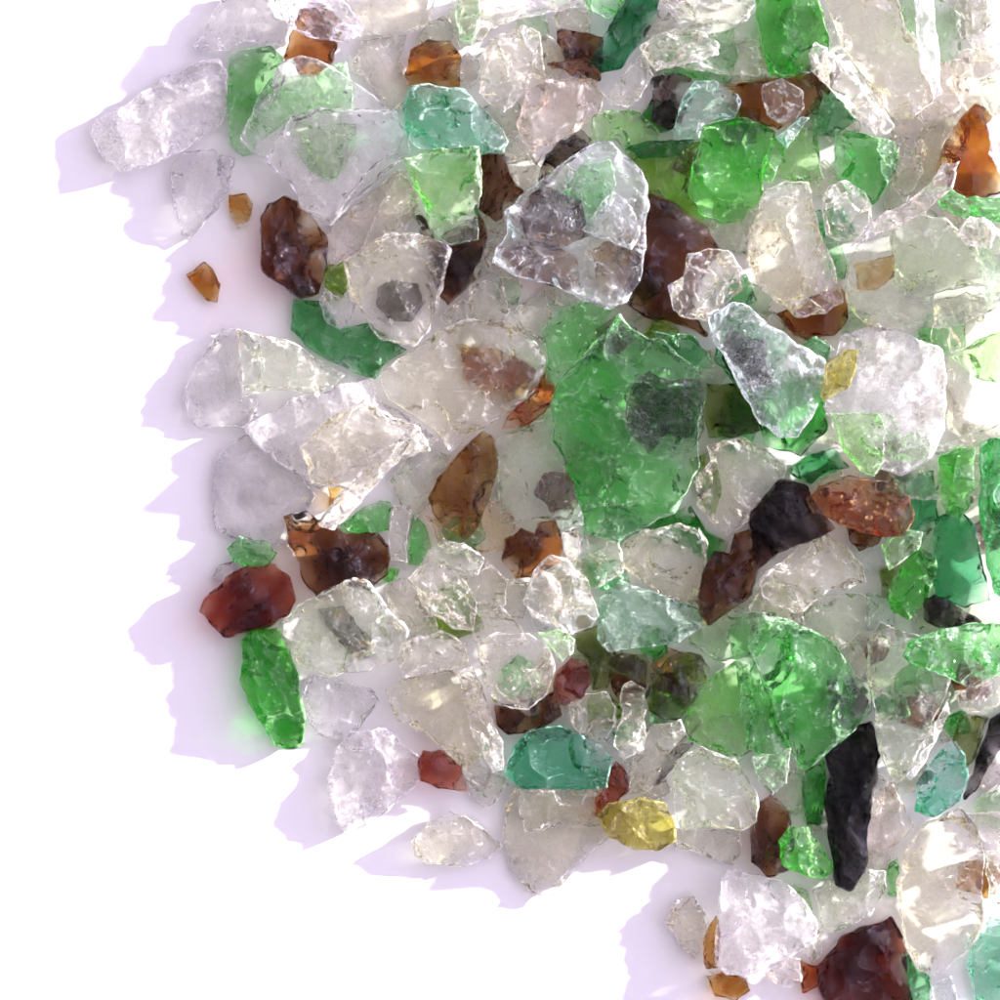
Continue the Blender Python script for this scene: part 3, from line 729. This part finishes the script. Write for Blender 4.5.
sx = nt.nodes.new('ShaderNodeSeparateXYZ'); nt.links.new(tc.outputs['Generated'], sx.inputs[0])
cr = nt.nodes.new('ShaderNodeValToRGB'); nt.links.new(sx.outputs['Z'], cr.inputs[0])
e = cr.color_ramp.elements
e[0].position = .0; e[0].color = (.60, .46, 1.0, 1)
e[1].position = .99; e[1].color = (.56, .52, .50, 1)
x = e.new(.62); x.color = (.95, .80, 1.10, 1)
x = e.new(.86); x.color = (.92, .82, .90, 1)
# bright haze close round the sun
cl = nt.nodes.new('ShaderNodeMath'); cl.operation = 'MAXIMUM'; cl.inputs[1].default_value = 0
nt.links.new(dp.outputs['Value'], cl.inputs[0])
pw = nt.nodes.new('ShaderNodeMath'); pw.operation = 'POWER'; pw.inputs[1].default_value = 14
nt.links.new(cl.outputs[0], pw.inputs[0])
ma = nt.nodes.new('ShaderNodeMath'); ma.operation = 'MULTIPLY_ADD'; ma.inputs[1].default_value = 5.
nt.links.new(pw.outputs[0], ma.inputs[0]); nt.links.new(mr.outputs[0], ma.inputs[2])
mc = nt.nodes.new('ShaderNodeVectorMath'); mc.operation = 'SCALE'
nt.links.new(cr.outputs[0], mc.inputs[0]); nt.links.new(ma.outputs[0], mc.inputs['Scale'])
nt.links.new(mc.outputs[0], bg.inputs['Color'])
bg.inputs['Strength'].default_value = 0.475
w.cycles.sampling_method = 'AUTOMATIC'

# ------------------------------------------------------------------ camera and render
cd = bpy.data.cameras.new('camera'); cam = bpy.data.objects.new('camera', cd); col.objects.link(cam)
cd.sensor_width = 36; cd.lens = 36 * CAMD / 1000; cam.location = (0, 0, CAMD * S); cd.clip_start = .01; cd.clip_end = 100
scene.camera = cam
vs = scene.view_settings; vs.view_transform = 'Standard'; vs.look = 'None'; vs.gamma = 1; vs.exposure = 1.38
vs.use_curve_mapping = False
scene.render.engine = 'CYCLES'
cy = scene.cycles
cy.max_bounces = 12; cy.transmission_bounces = 11; cy.glossy_bounces = 4; cy.diffuse_bounces = 3
cy.transparent_max_bounces = 24; cy.volume_bounces = 0
cy.caustics_reflective = True; cy.caustics_refractive = True; cy.blur_glossy = .6
cy.sample_clamp_indirect = 6; cy.sample_clamp_direct = 0
cy.use_denoising = True; cy.denoiser = 'OPENIMAGEDENOISE'; cy.denoising_input_passes = 'RGB_ALBEDO_NORMAL'; cy.denoising_prefilter = 'ACCURATE'
cy.use_adaptive_sampling = True; cy.adaptive_threshold = .07; cy.adaptive_min_samples = 20; cy.time_limit = 1000
